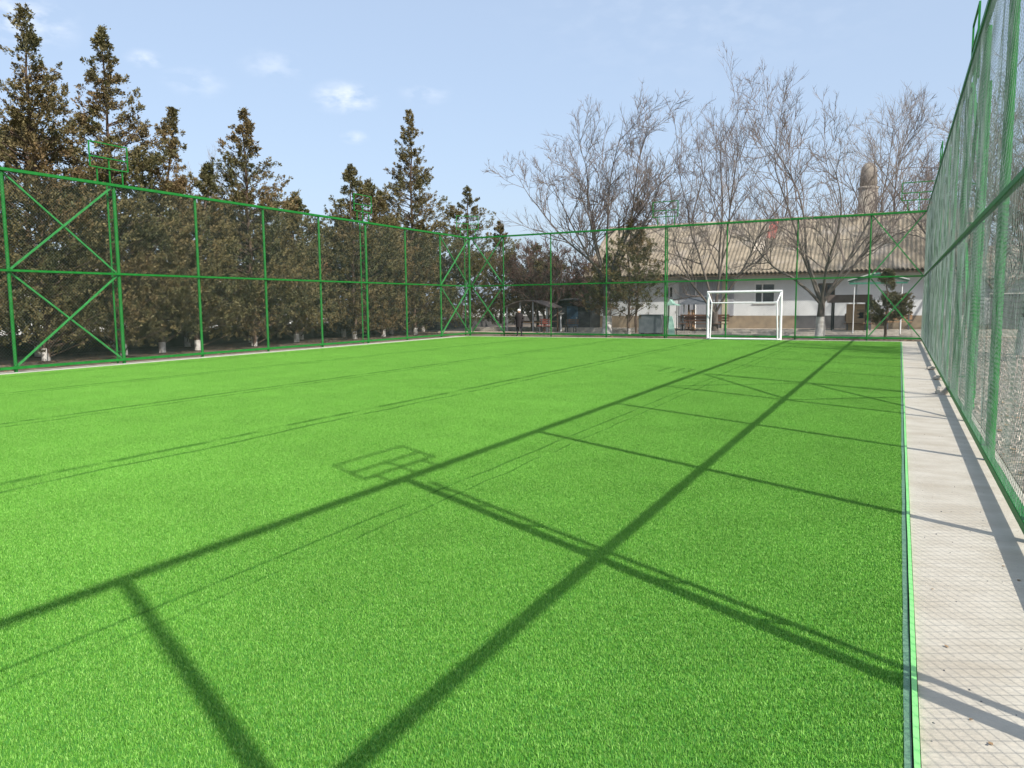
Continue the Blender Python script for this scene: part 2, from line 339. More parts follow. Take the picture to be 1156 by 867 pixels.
# ------------------------------------------------------------------ fences
FH = 5.0
rod_rng = random.Random(3)
mesh_cache = {}
def wire_panel(w, h, key):
    """woven wire: diagonal wires clipped to the panel, slightly wavy out of plane"""
    k = (round(w, 2), round(h, 2), key)
    if k in mesh_cache: return mesh_cache[k]
    rr = random.Random(hash(k) & 0xffff); buf = Buf(); step = .084; r = .0016
    ph = [rr.uniform(0, 6.28) for _ in range(6)]
    def wav(x, z): 
        e = min(1, x / .3, (w - x) / .3, z / .3, (h - z) / .3); e = max(0, e)
        return e * .6 * (.012 * math.sin(2.1 * x + 1.7 * z + ph[0]) + .010 * math.sin(4.7 * x - 2.3 * z + ph[1]) + .006 * math.sin(9 * z + 3 * x + ph[2]))
    c = -h
    while c < w:
        for s in (1, -1):
            # x = c + z   (s=1)   or mirrored
            x0, z0 = (c, 0) if c >= 0 else (0, -c)
            x1, z1 = (c + h, h) if c + h <= w else (w, w - c)
            if x1 - x0 < .03: continue
            if s < 0: x0, x1 = w - x0, w - x1
            n = max(2, int(abs(x1 - x0) / .4) + 1)
            pts = [(x0 + (x1 - x0) * i / n, 0, z0 + (z1 - z0) * i / n) for i in range(n + 1)]
            pts = [(x, wav(x, z) + s * .0018, z) for x, _, z in pts]
            polytube(buf, pts, [r] * (n + 1), 3)
        c += step
    me = buf.mesh('wire_mesh'); me.materials.append(M['wire']); mesh_cache[k] = me; return me

def fence(name, label, p0, p1, posts, masts, xpanels, shadow_lean_post=None, post_r=.045, fshift=-.05, hide_end_posts=()):
    """local frame: x along the fence, +y away from the pitch"""
    p0 = Vector(p0); p1 = Vector(p1); L = (p1 - p0).length; rz = math.atan2(p1.y - p0.y, p1.x - p0.x)
    root = thing(name, label, 'fence', (p0.x, p0.y, 0), rz)
    for i, u in enumerate(posts):
        if i in hide_end_posts: continue
        b = tube(bmesh.new(), (u - (.33 if shadow_lean_post == i else 0), .055, -.1), (u, .055, FH + .02), post_r + (.006 if i in [k for k, _ in masts] else 0), n=14); obj('post', b, M['green'], root)  # the leaning post is tilted only to steer its cast shadow
    a, e = posts[0], posts[-1]
    obj('top_rail', BX((a, -.035, FH - .04), (e, .045, FH + .04), .006), M['green'], root)
    obj('middle_rail', BX((a, -.028, 2.51), (e, .032, 2.57), .005), M['green'], root)
    obj('bottom_rail', BX((a, -.030, .085), (e, .035, .155), .005), M['green'], root)
    for u0, u1 in zip(posts, posts[1:]):
        w = u1 - u0 - .02
        for z0, hh in ((.157, 2.35), (2.573, 2.385)):
            me = wire_panel(w, hh, int(z0 * 2 + u0 * 7) % 3 if w < 3.2 else 0)
            o = bpy.data.objects.new('wire_mesh', me); C.objects.link(o); o.parent = root; o.location = (u0 + .01, -.022 if z0 < 1 else -.02, z0)
    for i in xpanels:
        u0, u1 = posts[i], posts[i + 1]
        for z0, z1 in ((.17, 2.50), (2.58, 4.95)):
            obj('brace', bar(bmesh.new(), (u0 + .05, .06, z0), (u1 - .05, .06, z1), .045), M['green_pale'], root)
            obj('brace', bar(bmesh.new(), (u0 + .05, .108, z1), (u1 - .05, .108, z0), .045), M['green_pale'], root)
    for i, ang in masts:
        u = posts[i]
        b = tube(bmesh.new(), (u, .33, -.1), (u, .33, FH + .02), .027, n=12)
        m_ = obj('mast_strut', b, M['green'], root)
        z = .35
        while z < 5.0:
            obj('rung', bar(bmesh.new(), (u, .10, z), (u, .305, z), .025), M['green'], m_); z += .62
        # rectangular floodlight frame on three legs
        fr = obj('floodlight_frame', frame_bm(), M['green'], root)
        fr.location = (u + fshift, .11, 0) if abs(ang - PI / 2) > .1 else (u, -.32, 0); fr.rotation_euler = (0, 0, ang)
    return root
def frame_bm():
    b = bmesh.new(); w = .58; z0, z1 = 5.45, 6.12; t = .030
    for x in (-w, w): bar(b, (x, 0, z0), (x, 0, z1), t)
    for z in (z0, z0 + .28, z1): bar(b, (-w, 0.001, z), (w, 0.001, z), t)
    for x in (-.36, .02, .42): bar(b, (x, .034, FH + .03), (x, .034, z0 + (.3 if abs(x) < .1 else .02)), t)
    return b
YR = [-2.75, .15, 3.02, 5.90, 8.85, 11.65, 14.50, 17.35, 20.2, 23.1, 26.0, 28.7, 31.3, 33.82]
# right: p0 at the far end so that +y (local) points away from the pitch
YRr = YR[::-1]
fence('wire_mesh_fence', 'tall green wire mesh fence running close along the concrete strip on the right', (.80, 33.82), (.80, -2.75),
      [33.82 - y for y in YRr], [(0, PI / 2), (3, 0), (7, 0), (11, 0)], [7], fshift=-.2, shadow_lean_post=12)  # near post out of view, lean added to place its shadow
YL = [-3.0, 0.0, 2.9, 5.75, 8.6, 11.46, 14.50, 17.3, 20.2, 23.09, 26.0, 28.9, 31.88, 34.75]
fence('wire_mesh_fence', 'long green wire mesh fence in front of the brown conifers on the left', (-19.56, -3.0), (-19.95, 34.75),
      [y + 3.0 for y in YL], [(2, 0), (6, 0), (10, 0), (13, -PI / 4)], [5, 12], post_r=.042)
FX = [-19.95, -18.0, -15.33, -12.41, -9.55, -6.80, -3.90, -1.15, .78]
kx = math.hypot(20.73, .93) / 20.73
f3 = fence('wire_mesh_fence', 'green wire mesh fence across the far end behind the white goal', (-19.95, 34.75), (.78, 33.82),
      [(x + 19.95) * kx for x in FX], [(4, 0)], [0, 7], post_r=.031, hide_end_posts=(0, 8))

# ------------------------------------------------------------------ goal
def goal():
    t = thing('football_goal', 'white portable football goal standing on the far end of the turf', 'goal', (-5.92, 33.55, .01), -.045)
    b = bmesh.new(); w = 1.52
    for x in (-w, w): tube(b, (x, 0, 0), (x, 0, 2.02), .055)
    tube(b, (-w - .04, 0, 2.02), (w + .04, 0, 2.02), .055); obj('front_frame', b, M['goal'], t)
    b = bmesh.new()
    for s in (-1, 1):
        tube(b, (s * 1.40 + .07, -.34, 0), (s * 1.34 + .07, -.34, 1.56), .032); tube(b, (s * 1.34 + .07, -.34, 1.56), (s * w, 0, 2.0), .028); tube(b, (s * 1.40 + .07, -.34, .03), (s * w, 0, .03), .032)
    tube(b, (-1.27, -.34, 1.56), (1.41, -.34, 1.56), .026); tube(b, (-1.33, -.34, .04), (1.47, -.34, .04), .036); obj('rear_frame', b, M['goal'], t)
    for s in (-1, 1):
        obj('foot_plate', BX((s * 1.46 - .16, -.42, 0), (s * 1.46 + .1, -.28, .018)), M['dark_roof'], t)
goal()

# ------------------------------------------------------------------ bare trees
def norm(v): return v / (np.linalg.norm(v) + 1e-9)
def branch_path(rng, p, d, L, n, wander, lift):
    pts = [p]; d = norm(d)
    for i in range(n):
        d = norm(d + rng.normal(0, wander, 3) + np.array([0, 0, lift])); p = p + d * L / n; pts.append(p)
    return np.array(pts)
def bare_tree(label, loc, height, spread, seed, stems, trunk_h, trunk_r, wash=None, twigm='twig', dens=1.0, name='bare_tree', group=None, r_twig=.0063, lean=(0, 0), up=.06, detail=3):
    """stems: list of (azimuth deg, tilt deg, length factor) for the main limbs"""
    rng = np.random.default_rng(seed); root = thing(name, label, 'tree', loc, 0, group)
    tb = Buf(); cb = Buf()
    tp = branch_path(rng, np.array([0, 0, -.15]), np.array([lean[0], lean[1], 1.0]), trunk_h + .15, 6, .05, .05)
    tr = np.linspace(trunk_r * 1.15, trunk_r * .86, 7); tr[0] *= 1.25
    polytube(tb, tp, tr, 12)
    limbs = []
    for az, ti, lf in stems:
        a, t_ = R(az), R(ti); d = np.array([math.sin(t_) * math.cos(a), math.sin(t_) * math.sin(a), math.cos(t_)])
        L = (height - trunk_h) * lf; r0 = max(trunk_r, .20) * .50 * (len(stems) ** -.22) if trunk_r > .15 else trunk_r * .5
        pts = branch_path(rng, tp[-1] - np.array([0, 0, .1]), d, L, 12, .11, up)
        rad = r0 * (1 - np.linspace(0, 1, 13)) ** 1.05 + r_twig * 1.2
        polytube(tb, pts, rad, 8); limbs.append((pts, rad, L))
    def kids(parents, count, lenf, ang, seg, lvl):
        res = []
        for pts, rad, L in parents:
            c = max(2, int(round(count * dens)))
            for k in range(c):
                f = rng.uniform(.22 if lvl else .18, .98); i = f * (len(pts) - 1); j = int(i); fr = i - j
                p = pts[j] * (1 - fr) + pts[min(j + 1, len(pts) - 1)] * fr
                d = norm(pts[min(j + 1, len(pts) - 1)] - pts[j])
                ra = rad[j]
                u = norm(np.cross(d, rng.normal(0, 1, 3))); a_ = R(rng.normal(ang, 12))
                nd = d * math.cos(a_) + u * math.sin(a_); nd[2] += .12
                l = L * lenf * rng.uniform(.6, 1.25) * (1.15 - .5 * f)
                pp = branch_path(rng, p, nd, l, seg, .12 if lvl else .14, .05)
                r0 = max(min(ra * .52, .05 * lenf * 2), r_twig * (1.0 if lvl < 2 else .8))
                rr = r0 * (1 - np.linspace(0, 1, seg + 1)) ** .9 + r_twig * (.7 if lvl < 2 else .42)
                polytube(cb, pp, rr, 5 if lvl == 0 else 3); res.append((pp, rr, l))
        return res
    l1 = kids(limbs, 13, .42, 40, 7, 0)
    l2 = kids(l1, 8, .44, 40, 5, 1)
    l3 = kids(l2, 5, .50, 38, 3, 2)
    if detail > 3: kids(l3, 2, .5, 36, 2, 3)
    if spread != 1:
        for b_ in (tb, cb):
            for v in b_.v: v[:, 0] *= spread; v[:, 1] *= spread
    mesh_obj('trunk', tb.mesh('trunk'), M['bark'], root, True)
    mesh_obj('crown', cb.mesh('crown'), M[twigm], root)
    if wash:
        wb = Buf(); k = max(2, int(wash / trunk_h * 6)); n = 5
        zs = np.linspace(0, 1, n); seg = []
        for z in zs:
            q = z * wash / (trunk_h) * 6; j = min(int(q), 5); fr = q - j; seg.append(tp[j] * (1 - fr) + tp[j + 1] * fr)
        seg = np.array(seg); rr = np.interp(seg[:, 2], tp[:, 2], tr) + .012
        seg[:, 0:2] *= spread; rr *= spread ** .5 if spread > 1 else 1
        polytube(wb, seg, rr * 1.02, 14); mesh_obj('whitewash', wb.mesh('whitewash'), M['whitewash'], root, True)
    return root

bare_tree('wide bare tree with whitewashed trunk behind the fence, left of the house', (-13.24, 36.9, 0), 10.9, 1.0, 11,
          [(170, 33, .95), (120, 18, 1.0), (20, 14, .98), (350, 32, .85), (195, 40, .76), (260, 22, .9), (60, 30, .85), (150, 24, .95)], 2.7, .21, 1.05, dens=1.15, r_twig=.0063)
bare_tree('tall bare tree with several dark stems just behind the left post of the goal', (-8.35, 39.4, 0), 12.2, .80, 23,
          [(165, 18, .92), (15, 15, 1.0), (90, 8, .9), (350, 34, .8), (200, 36, .62)], 1.1, .20, None, dens=1.05)
bare_tree('pollarded walnut tree with knobbly head and whitewashed trunk before the white house', (-3.10, 36.0, 0), 10.5, .92, 37,
          [(172, 30, .92), (150, 12, .98), (8, 26, .95), (20, 42, .85), (280, 22, .78), (190, 48, .62)], 1.55, .175, 1.0, dens=1.1)
bare_tree('bare tree rising behind the house roof, in front of the beige tower', (-1.2, 50.5, 0), 12.6, .95, 41,
          [(170, 20, .9), (100, 10, 1.0), (10, 24, .92), (350, 44, .75), (230, 34, .7)], 2.4, .24, None, dens=1.0, twigm='twig_pale')
bare_tree('bare tree behind the ridge between the goal tree and the pollarded walnut', (-6.8, 52.0, 0), 11.0, 1.0, 43,
          [(170, 30, .9), (100, 12, 1.0), (10, 28, .92), (290, 30, .75)], 2.0, .25, None, dens=.9, twigm='twig_pale')
bare_tree('bare tree behind the house, right of the wide whitewashed tree', (-12.6, 51.0, 0), 12.2, 1.0, 47,
          [(170, 30, .9), (100, 12, 1.0), (10, 28, .92), (290, 30, .75)], 2.0, .25, None, dens=.9, twigm='twig_pale')
bare_tree('bare tree with whitewashed trunk on the gravel, nearest the right fence', (3.3, 26.5, 0), 7.4, .8, 53,
          [(150, 22, .92), (110, 14, .9), (350, 40, .9), (30, 28, .8), (250, 30, .8)], 1.9, .20, 1.15, dens=.95)
bare_tree('slim bare tree with short whitewashed trunk further back on the gravel', (4.2, 33.5, 0), 9.0, .75, 59,
          [(150, 20, .95), (100, 12, 1.0), (10, 34, .9), (270, 30, .8)], 2.0, .17, 1.0, dens=.95)
bare_tree('bare tree beside the right end of the white house', (2.6, 42.5, 0), 11.2, .95, 61,
          [(170, 24, .95), (100, 12, 1.0), (10, 34, .9), (270, 30, .8)], 2.2, .2, 1.0, dens=1.0, twigm='twig_pale')
bare_tree('leaning bare tree by the shed far off on the right', (6.9, 44.0, 0), 11.5, 1.1, 67,
          [(170, 30, .95), (100, 12, 1.0), (10, 34, .9), (270, 30, .8), (215, 50, .7)], 1.8, .25, None, dens=1.0, lean=(.12, 0))
bare_tree('bare tree close to the right edge of the picture on the gravel', (5.4, 23.5, 0), 6.4, 1.1, 71,
          [(150, 36, .95), (100, 12, 1.0), (10, 34, .9), (200, 55, .8)], 1.7, .22, 1.1, dens=.85)

# ------------------------------------------------------------------ conifers
def conifer(label, loc, height, rad, seed, m='conifer', skirt=.6, name='conifer_tree', wash=.38, lean=(0, 0), tops=((0, 0, 1.0),), leaves=26000, group=None, pointed=1.0, trunk_r=.11, leaf=.085):
    rng = np.random.default_rng(seed); root = thing(name, label, 'tree', loc, 0, group)
    tb = Buf()
    tp = np.array([[lean[0] * z * z, lean[1] * z * z, -.1 + z * height * .95] for z in np.linspace(0, 1, 9)]); tp[:, :2] += rng.normal(0, .03, (9, 2))
    polytube(tb, tp, np.linspace(trunk_r, .02, 9), 10)
    P = []; D = []; Lf = []
    allb = []
    for tx, ty, th in tops:
        H = height * th; base = skirt if th > .97 else H * .45
        nb = int(20 * (H - base) * (.75 + .25 * rad / 2) / len(tops) ** .5)
        ph = rng.uniform(0, 6.28, 4)
        for k in range(nb):
            f = rng.uniform(0, 1) ** 1.1; z = base + (H - base) * f; az = rng.uniform(0, 2 * PI)
            prof = min(1.0, (1 - f) ** (1.0 if pointed == 1 else .86) * (.70 + .30 * min(1, (f + .04) * 4)) * pointed)
            lump = 1 + .20 * math.sin(az * 2 + z * 1.3 + ph[0]) + .16 * math.sin(az * 3 - z * 2.6 + ph[1]) + .12 * math.sin(z * 4.3 + ph[2])
            rr = rad * th * prof * lump * rng.choice([.55, .8, 1.0, 1.22], p=[.20, .27, .35, .18]) + .04; rr = min(rr, 2.5 + rng.uniform(-.3, .2))
            allb.append((tx * min(1, z / H * 1.4), ty * min(1, z / H * 1.4), z, az, rr, H))
        for k in range(14):      # the leader: short upright sprays round the tip
            f = k / 13; allb.append((tx, ty, H * (1 - .10 * f) + .03, rng.uniform(0, 6.28), .02 + .14 * f, H))
    wts = np.array([.12 + min(b_[4], 1.6) for b_ in allb]); wts = wts / wts.sum()
    for (tx, ty, z, az, rr, H), wt in zip(allb, wts):
        per = max(16, int(leaves * 2.3 * wt)); zz = min(z / H, 1)
        ox, oy = lean[0] * zz * zz + tx, lean[1] * zz * zz + ty
        o = np.array([ox, oy, z - rr * .25]); rise = rng.uniform(.05, .5) * rr
        tip = np.array([ox + rr * math.cos(az), oy + rr * math.sin(az), z + rise])
        if rr > .7: polytube(tb, np.array([o, (o + tip) / 2 + np.array([0, 0, -.06]), o * .15 + tip * .85]), [.026, .016, .007], 3)
        nt_ = max(2, int(per / 34)); u = np.clip(.25 + .75 * rng.beta(1.6, 1.0, nt_), 0, 1)
        tc = o[None] * (1 - u[:, None]) + tip[None] * u[:, None]; tc[:, 2] -= .25 * rr * u * (1 - u)
        tc += rng.normal(0, .03 + .08 * rr, (nt_, 3))
        tuft = rng.integers(0, nt_, per)
        out = np.array([math.cos(az), math.sin(az), .9]); td = out[None] + rng.normal(0, .35, (nt_, 3)); td /= np.linalg.norm(td, axis=1)[:, None]
        tl = rng.uniform(.13, .30, nt_) * (.42 + .58 * min(rr, 1.2))
        a_ = rng.uniform(0, 1, per) ** .8
        c = tc[tuft] + td[tuft] * (a_ * tl[tuft])[:, None] + rng.normal(0, .046, (per, 3)) * (1.3 - a_)[:, None]
        d = td[tuft] * .9 + rng.normal(0, .48, (per, 3)); d /= np.linalg.norm(d, axis=1)[:, None]
        P.append(c); D.append(d)
    P = np.concatenate(P); D = np.concatenate(D)
    keep = P[:, 2] > skirt * .45; P = P[keep]; D = D[keep]; n = len(P)
    L = rng.uniform(.7, 1.5, n) * leaf * .86; w = L * rng.uniform(.16, .30, n)
    side = np.cross(D, rng.normal(0, 1, (n, 3))); side /= np.linalg.norm(side, axis=1)[:, None] + 1e-6
    V = np.empty((n, 4, 3), np.float32)
    V[:, 0] = P; V[:, 1] = P + D * (L * .5)[:, None] + side * w[:, None]; V[:, 2] = P + D * L[:, None]; V[:, 3] = P + D * (L * .45)[:, None] - side * w[:, None]
    me = bpy.data.meshes.new('foliage'); me.vertices.add(n * 4); me.vertices.foreach_set('co', V.ravel())
    me.loops.add(n * 4); me.loops.foreach_set('vertex_index', np.arange(n * 4, dtype=np.int32))
    me.polygons.add(n); me.polygons.foreach_set('loop_start', np.arange(n, dtype=np.int32) * 4); me.polygons.foreach_set('loop_total', np.full(n, 4, np.int32))
    me.update(calc_edges=True)
    mesh_obj('trunk', tb.mesh('trunk'), M['conbark'], root, True)
    mesh_obj('crown', me, M[m], root)
    if wash:
        wb = Buf(); polytube(wb, np.array([[tp[0][0], tp[0][1], 0], [tp[0][0], tp[0][1], wash]]), [trunk_r + .012, trunk_r * .96 + .01], 12)
        mesh_obj('whitewash', wb.mesh('whitewash'), M['whitewash'], root, True)
    return root
CX = -23.3
con = [  # label, y, x, h, rad, seed, kwargs
    ('tall conifer with a blunt shaggy top, leftmost above the fence', 14.5, CX, 10.3, 3.2, 101, dict(leaves=36000)),
    ('tall sharply pointed brown conifer, second from the left', 17.0, CX, 10.5, 3.2, 102, dict(leaves=38000)),
    ('conifer with a crooked tip bending right beside the second tall one', 18.6, CX, 8.5, 2.4, 103, dict(lean=(.1, .9), leaves=24000)),
    ('small conifer lobe sloping right beside the crooked one', 20.1, CX, 6.8, 2.3, 104, dict(lean=(.1, .9), leaves=22000)),
    ('pyramid shaped conifer standing alone in front of open sky, third peak', 22.9, CX, 9.2, 3.3, 105, dict(leaves=36000)),
    ('low dark conifer in the gap right of the pyramid shaped one', 26.0, CX - .6, 5.9, 2.4, 106, dict(leaves=20000)),
    ('twin topped conifer behind the second floodlight frame of the left fence', 29.4, CX, 8.1, 3.1, 107, dict(tops=((0, 0, 1.0), (.1, 1.3, .93)), leaves=34000)),
    ('slender spire topped conifer, tallest near the far left corner', 34.4, CX, 11.6, 2.9, 108, dict(leaves=36000)),
    ('shaggy conifer filling in behind the slender spire', 32.0, CX - .3, 7.2, 2.4, 109, dict(leaves=24000)),
    ('double topped conifer behind the far left corner frame', 40.4, CX, 8.5, 3.3, 110, dict(tops=((0, 0, 1.0), (.2, -2.2, .84)), leaves=34000)),
    ('rounded conifer sloping down right of the corner frame', 42.8, CX + .9, 6.6, 2.6, 111, dict(leaves=26000)),
    ('brown conifer at the left edge of the picture', 12.0, CX - .1, 8.6, 2.2, 112, dict(leaves=30000)),
    ('conifer mostly outside the left edge of the picture', 9.2, CX, 8.8, 2.2, 113, dict(leaves=16000)),
]
for lb, y, x, h, rd, sd, kw in con: conifer(lb, (x, y, 0), h, rd, sd, group='conifers behind the left fence', **kw)
# the thinner row behind, which closes the gaps
back = [('back row conifer behind the left edge of the picture', 11.0, 7.6, 201), ('back row conifer between the two tallest on the left', 15.6, 7.8, 202), ('back row conifer behind the crooked tipped one', 18.4, 6.6, 203),
        ('back row conifer left of the pyramid shaped one', 21.6, 6.2, 204), ('back row conifer right of the pyramid shaped one', 25.0, 6.4, 205), ('back row conifer before the twin topped one', 28.2, 6.6, 206),
        ('back row conifer after the twin topped one', 31.4, 6.0, 207), ('back row conifer behind the slender spire', 35.6, 6.2, 208), ('back row conifer beyond the far left corner', 38.8, 6.4, 209)]
for lb, y, h, sd in back:
    conifer(lb, (CX - 2.3, y, 0), h, 2.9, sd, m='conifer_dk' if sd % 2 else 'conifer_mid', leaves=22000, pointed=1.35, group='back row of conifers', wash=.4, leaf=.11)
conifer('olive conifer with thin whitewashed trunk in front of the house', (-11.9, 36.4, 0), 5.6, 1.6, 301, m='conifer_mid', leaves=9500, wash=.35, trunk_r=.07, skirt=1.2, pointed=1.25, tops=((0, 0, 1.0), (.55, 0, .9)), leaf=.075)
conifer('olive conifer with tufted tip poking up through the bare branches', (-12.15, 38.4, 0), 7.0, .8, 302, m='conifer_mid', leaves=2600, wash=0, trunk_r=.07, skirt=3.6, leaf=.08)
conifer('small olive conifer under the wide bare tree', (-13.6, 38.0, 0), 4.0, 1.4, 303, m='conifer_mid', leaves=8000, wash=.3, trunk_r=.09, skirt=1.2, pointed=1.3, leaf=.08)
conifer('bushy dark green conifer with bent trunk by the right end of the far fence', (-.50, 35.6, 0), 2.75, .72, 304, m='conifer_dk', leaves=9000, wash=0, trunk_r=.06, skirt=.75, pointed=1.25, leaf=.07)
for i, (x, y, h, lb) in enumerate(((-19.4, 44.5, 4.4, 'dark brown evergreen right of the far left corner'), (-17.4, 46.5, 4.0, 'dark evergreen behind the arched playground shelter'), (-15.6, 47.5, 3.9, 'dark evergreen behind the blue pavilion'),
                               (-21.4, 46.0, 5.4, 'dark evergreen behind the person'), (-13.8, 49.0, 3.6, 'dark evergreen at the left end of the house'))):
    conifer(lb, (x, y, 0), h, 2.0, 320 + i, m='conifer_dk' if i % 2 else 'conifer_mid', leaves=15000, wash=0, skirt=1.3, pointed=1.4, group='dark evergreens left of the house', leaf=.10)
for i, (x, y, h, lb) in enumerate(((-18.8, 41.5, 4.9, 'reddish bare bush behind the red bench'), (-16.4, 43.0, 4.6, 'reddish bare bush above the blue pavilion'), (-20.4, 43.4, 5.0, 'reddish bare bush beside the corner conifers'))):
    bare_tree(lb, (x, y, 0), h, 1.2, 90 + i, [(170, 30, .95), (100, 12, 1.0), (10, 34, .9), (270, 30, .8), (60, 50, .7)], .7, .08, None, twigm='redtwig', name='bare_bush', group='reddish bushes left of the house', dens=1.15, r_twig=.009)
# far poplars on the left horizon
for i, (x, y, h, lb) in enumerate(((-131, 118, 30, 'faint tall poplar far off left of the pyramid conifer'), (-133, 122.5, 27, 'faint shorter poplar far off beside the tall one'))):
    bare_tree(lb, (x, y, 0), h, .42, 500 + i, [(170, 12, .95), (100, 5, 1.0), (10, 14, .9), (270, 12, .8)], 2.5, .4, None, twigm='twig_pale', name='bare_poplar', group='poplars on the horizon', r_twig=.02, up=.2)

# ------------------------------------------------------------------ the house
def house():
    HX0, HX1, HY, HD = -16.6, 3.2, 44.1, 8.6
    t = thing('village_house', 'long white single storey house with tan corrugated roof behind the goal', 'house', (0, HY, 0), .012)
    base = .10
    def wall(x0, x1, z0, z1, m, y=0, th=.3, name='wall'): return obj(name, BX((x0, y, z0), (x1, y + th, z1)), m, t)
    # openings (x0,x1,z0,z1)
    win = [(-12.25, -11.75, 1.85, 2.55), (-9.75, -9.05, 1.85, 2.55), (-7.22, -6.12, 1.53, 2.62), (-3.95, -3.10, 1.75, 2.55)]
    ops = sorted(win); b = bmesh.new(); x = HX0; zT = 3.32; zD = .84
    for (a, e, z0, z1) in ops:
        box(b, (x, 0, zD), (a, .3, zT)); box(b, (a, 0, zD), (e, .3, z0)); box(b, (a, 0, z1), (e, .3, zT)); x = e
    box(b, (x, 0, zD), (HX1, .3, zT))
    box(b, (HX0, .3, base), (HX0 + .3, HD, zT)); box(b, (HX1 - .3, .3, base), (HX1, HD, zT)); box(b, (HX0, HD, base), (HX1, HD + .3, zT))
    obj('wall', b, M['wall_white'], t)
    obj('dado', BX((HX0, -.02, -.1), (-12.5, .3, zD), 0), M['dado'], t)
    d = obj('dado', BX((-12.5, -.022, -.1), (-8.85, .3, zD)), M['dado_grey'], t); d['label'] = 'dark grey wall foot'  # darker, greyer stretch of the wall foot
    obj('dado', BX((-8.85, -.02, -.1), (-5.0, .3, zD)), M['dado'], t)
    d = obj('dado', BX((-5.0, -.022, -.1), (-1.3, .3, zD)), M['dado_grey'], t); d['label'] = 'dark grey wall foot'
    obj('dado', BX((-1.3, -.02, -.1), (HX1, .3, zD)), M['dado'], t)
    # gables
    for gx in (HX0, HX1 - .3):
        obj('gable', prism(bmesh.new(), [(0, zT), (HD + .3, zT), ((HD + .3) / 2, 6.0)], gx, gx + .3, 'x'), M['wall_white'], t)
    # corrugated roof: waves run down the slope
    def slope(y0, z0, y1, z1, x0, x1, up_=.0):
        buf = Buf(); nx = int((x1 - x0) / .0265); xs = np.linspace(x0, x1, nx + 1); wv = .046 * np.sin(xs * 2 * PI / .21)
        rows = 9; V = []
        for j in range(rows + 1):
            for k in (0, 1):
                f = (j + (1 if k else 0)) / rows
                if f > 1: continue
                lap = up_ + (.018 if k == 0 else 0.0)
                V.append(np.stack([xs + .004 * math.sin(j * 5), np.full_like(xs, y0 + (y1 - y0) * f), z0 + (z1 - z0) * f + wv + lap + .006 * math.sin(j * 3)], 1))
        V = np.array(V); r_, c_ = V.shape[:2]
        fs = [(i * c_ + j, i * c_ + j + 1, (i + 1) * c_ + j + 1, (i + 1) * c_ + j) for i in range(r_ - 1) for j in range(c_ - 1)]
        buf.add(V.reshape(-1, 3), fs); return buf.mesh('roof')
    RX0, RX1 = HX0 - .5, HX1 + .6; ey, ez, ry, rz = -.80, 3.17, 4.3, 6.45
    rf = mesh_obj('roof', slope(ey, ez, ry, rz, RX0, RX1), M['roof'], t, True)
    s = rf.modifiers.new('thick', 'SOLIDIFY'); s.thickness = .012
    rb = mesh_obj('roof', slope(9.5, ez, ry, rz, RX0, RX1), M['roof'], t, True)
    s = rb.modifiers.new('thick', 'SOLIDIFY'); s.thickness = .012
    obj('ridge_cap', prism(bmesh.new(), [(ry - .22, rz - .09), (ry - .22, rz - .06), (ry, rz + .09), (ry + .22, rz - .06), (ry + .22, rz - .09), (ry, rz + .06)], RX0, RX1, 'x'), M['roof'], t)
    def on(y): return ez + (rz - ez) * (y - ey) / (ry - ey)
    mesh_obj('red_patch', slope(2.35, on(2.35), 4.15, on(4.15), -7.0, -6.5, .03), M['roof_red'], rf, True)
    mesh_obj('pale_patch', slope(1.15, on(1.15), 2.6, on(2.6), -7.5, -6.95, .03), M['roof_pale'], rf, True)
    obj('eave_board', BX((RX0 + .2, ey + .06, ez - .17), (RX1 - .2, ey + .10, ez - .045)), M['eave'], t)
    obj('soffit', BX((RX0 + .3, ey + .11, ez - .06), (RX1 - .3, -.002, ez - .03)), M['eave'], t)
    for i, (a, e, z0, z1) in enumerate(ops):
        fm = M['frame_brown'] if i in (3,) else M['frame_white']
        b = bmesh.new(); f = .07
        box(b, (a, .06, z0), (a + f, .16, z1)); box(b, (e - f, .06, z0), (e, .16, z1)); box(b, (a + f, .06, z0), (e - f, .16, z0 + f)); box(b, (a + f, .06, z1 - f), (e - f, .16, z1))
        mx_ = a + (e - a) * (.38 if i == 2 else .5); box(b, (mx_ - .035, .06, z0 + f), (mx_ + .035, .16, z1 - f))
        w = obj('window', b, fm, t)
        obj('pane', BX((a + f, .105, z0 + f), (e - f, .115, z1 - f)), M['glass'], w)
        if i == 2:
            obj('curtain', BX((mx_ + .1, .14, z0 + f), (e - .25, .15, z0 + .42)), M['curtain'], w)
        obj('sill', BX((a - .06, -.06, z0 - .05), (e + .06, .06, z0 - .003)), M['frame_white'], w)
    # porch door and the boarded porch front, porch shade painted in as grey
    b = bmesh.new()
    for k in range(22): box(b, (-12.0 + k * .14 + .62, -.06 - .008 * (k % 2), .845), (-12.0 + k * .14 + .755, -.003, 3.0))
    o = obj('boarding', b, mat('shade_grey_boards', (.34, .35, .38), (.28, .29, .32), 6, .8, stretch=(1, 1, .2)), t); o['label'] = 'vertical boarding of the porch, greyed to paint in its shade'
    dd = obj('door', BX((-12.0, -.035, .12), (-11.45, .0, 1.82)), M['wall_white'], t)
    obj('handle', BX((-11.58, -.06, 1.0), (-11.55, -.036, 1.12)), M['steel'], dd)
    o = obj('drainpipe', tube(bmesh.new(), (-10.42, -.12, .15), (-10.42, -.12, 3.1), .035), M['frame_white'], t)
    o = obj('corner_pillar', BX((-8.95, -.09, -.1), (-8.65, -.024, 3.1)), mat('cream_pillar', (.50, .46, .33), (.44, .40, .29), 4, .8), t)
house()

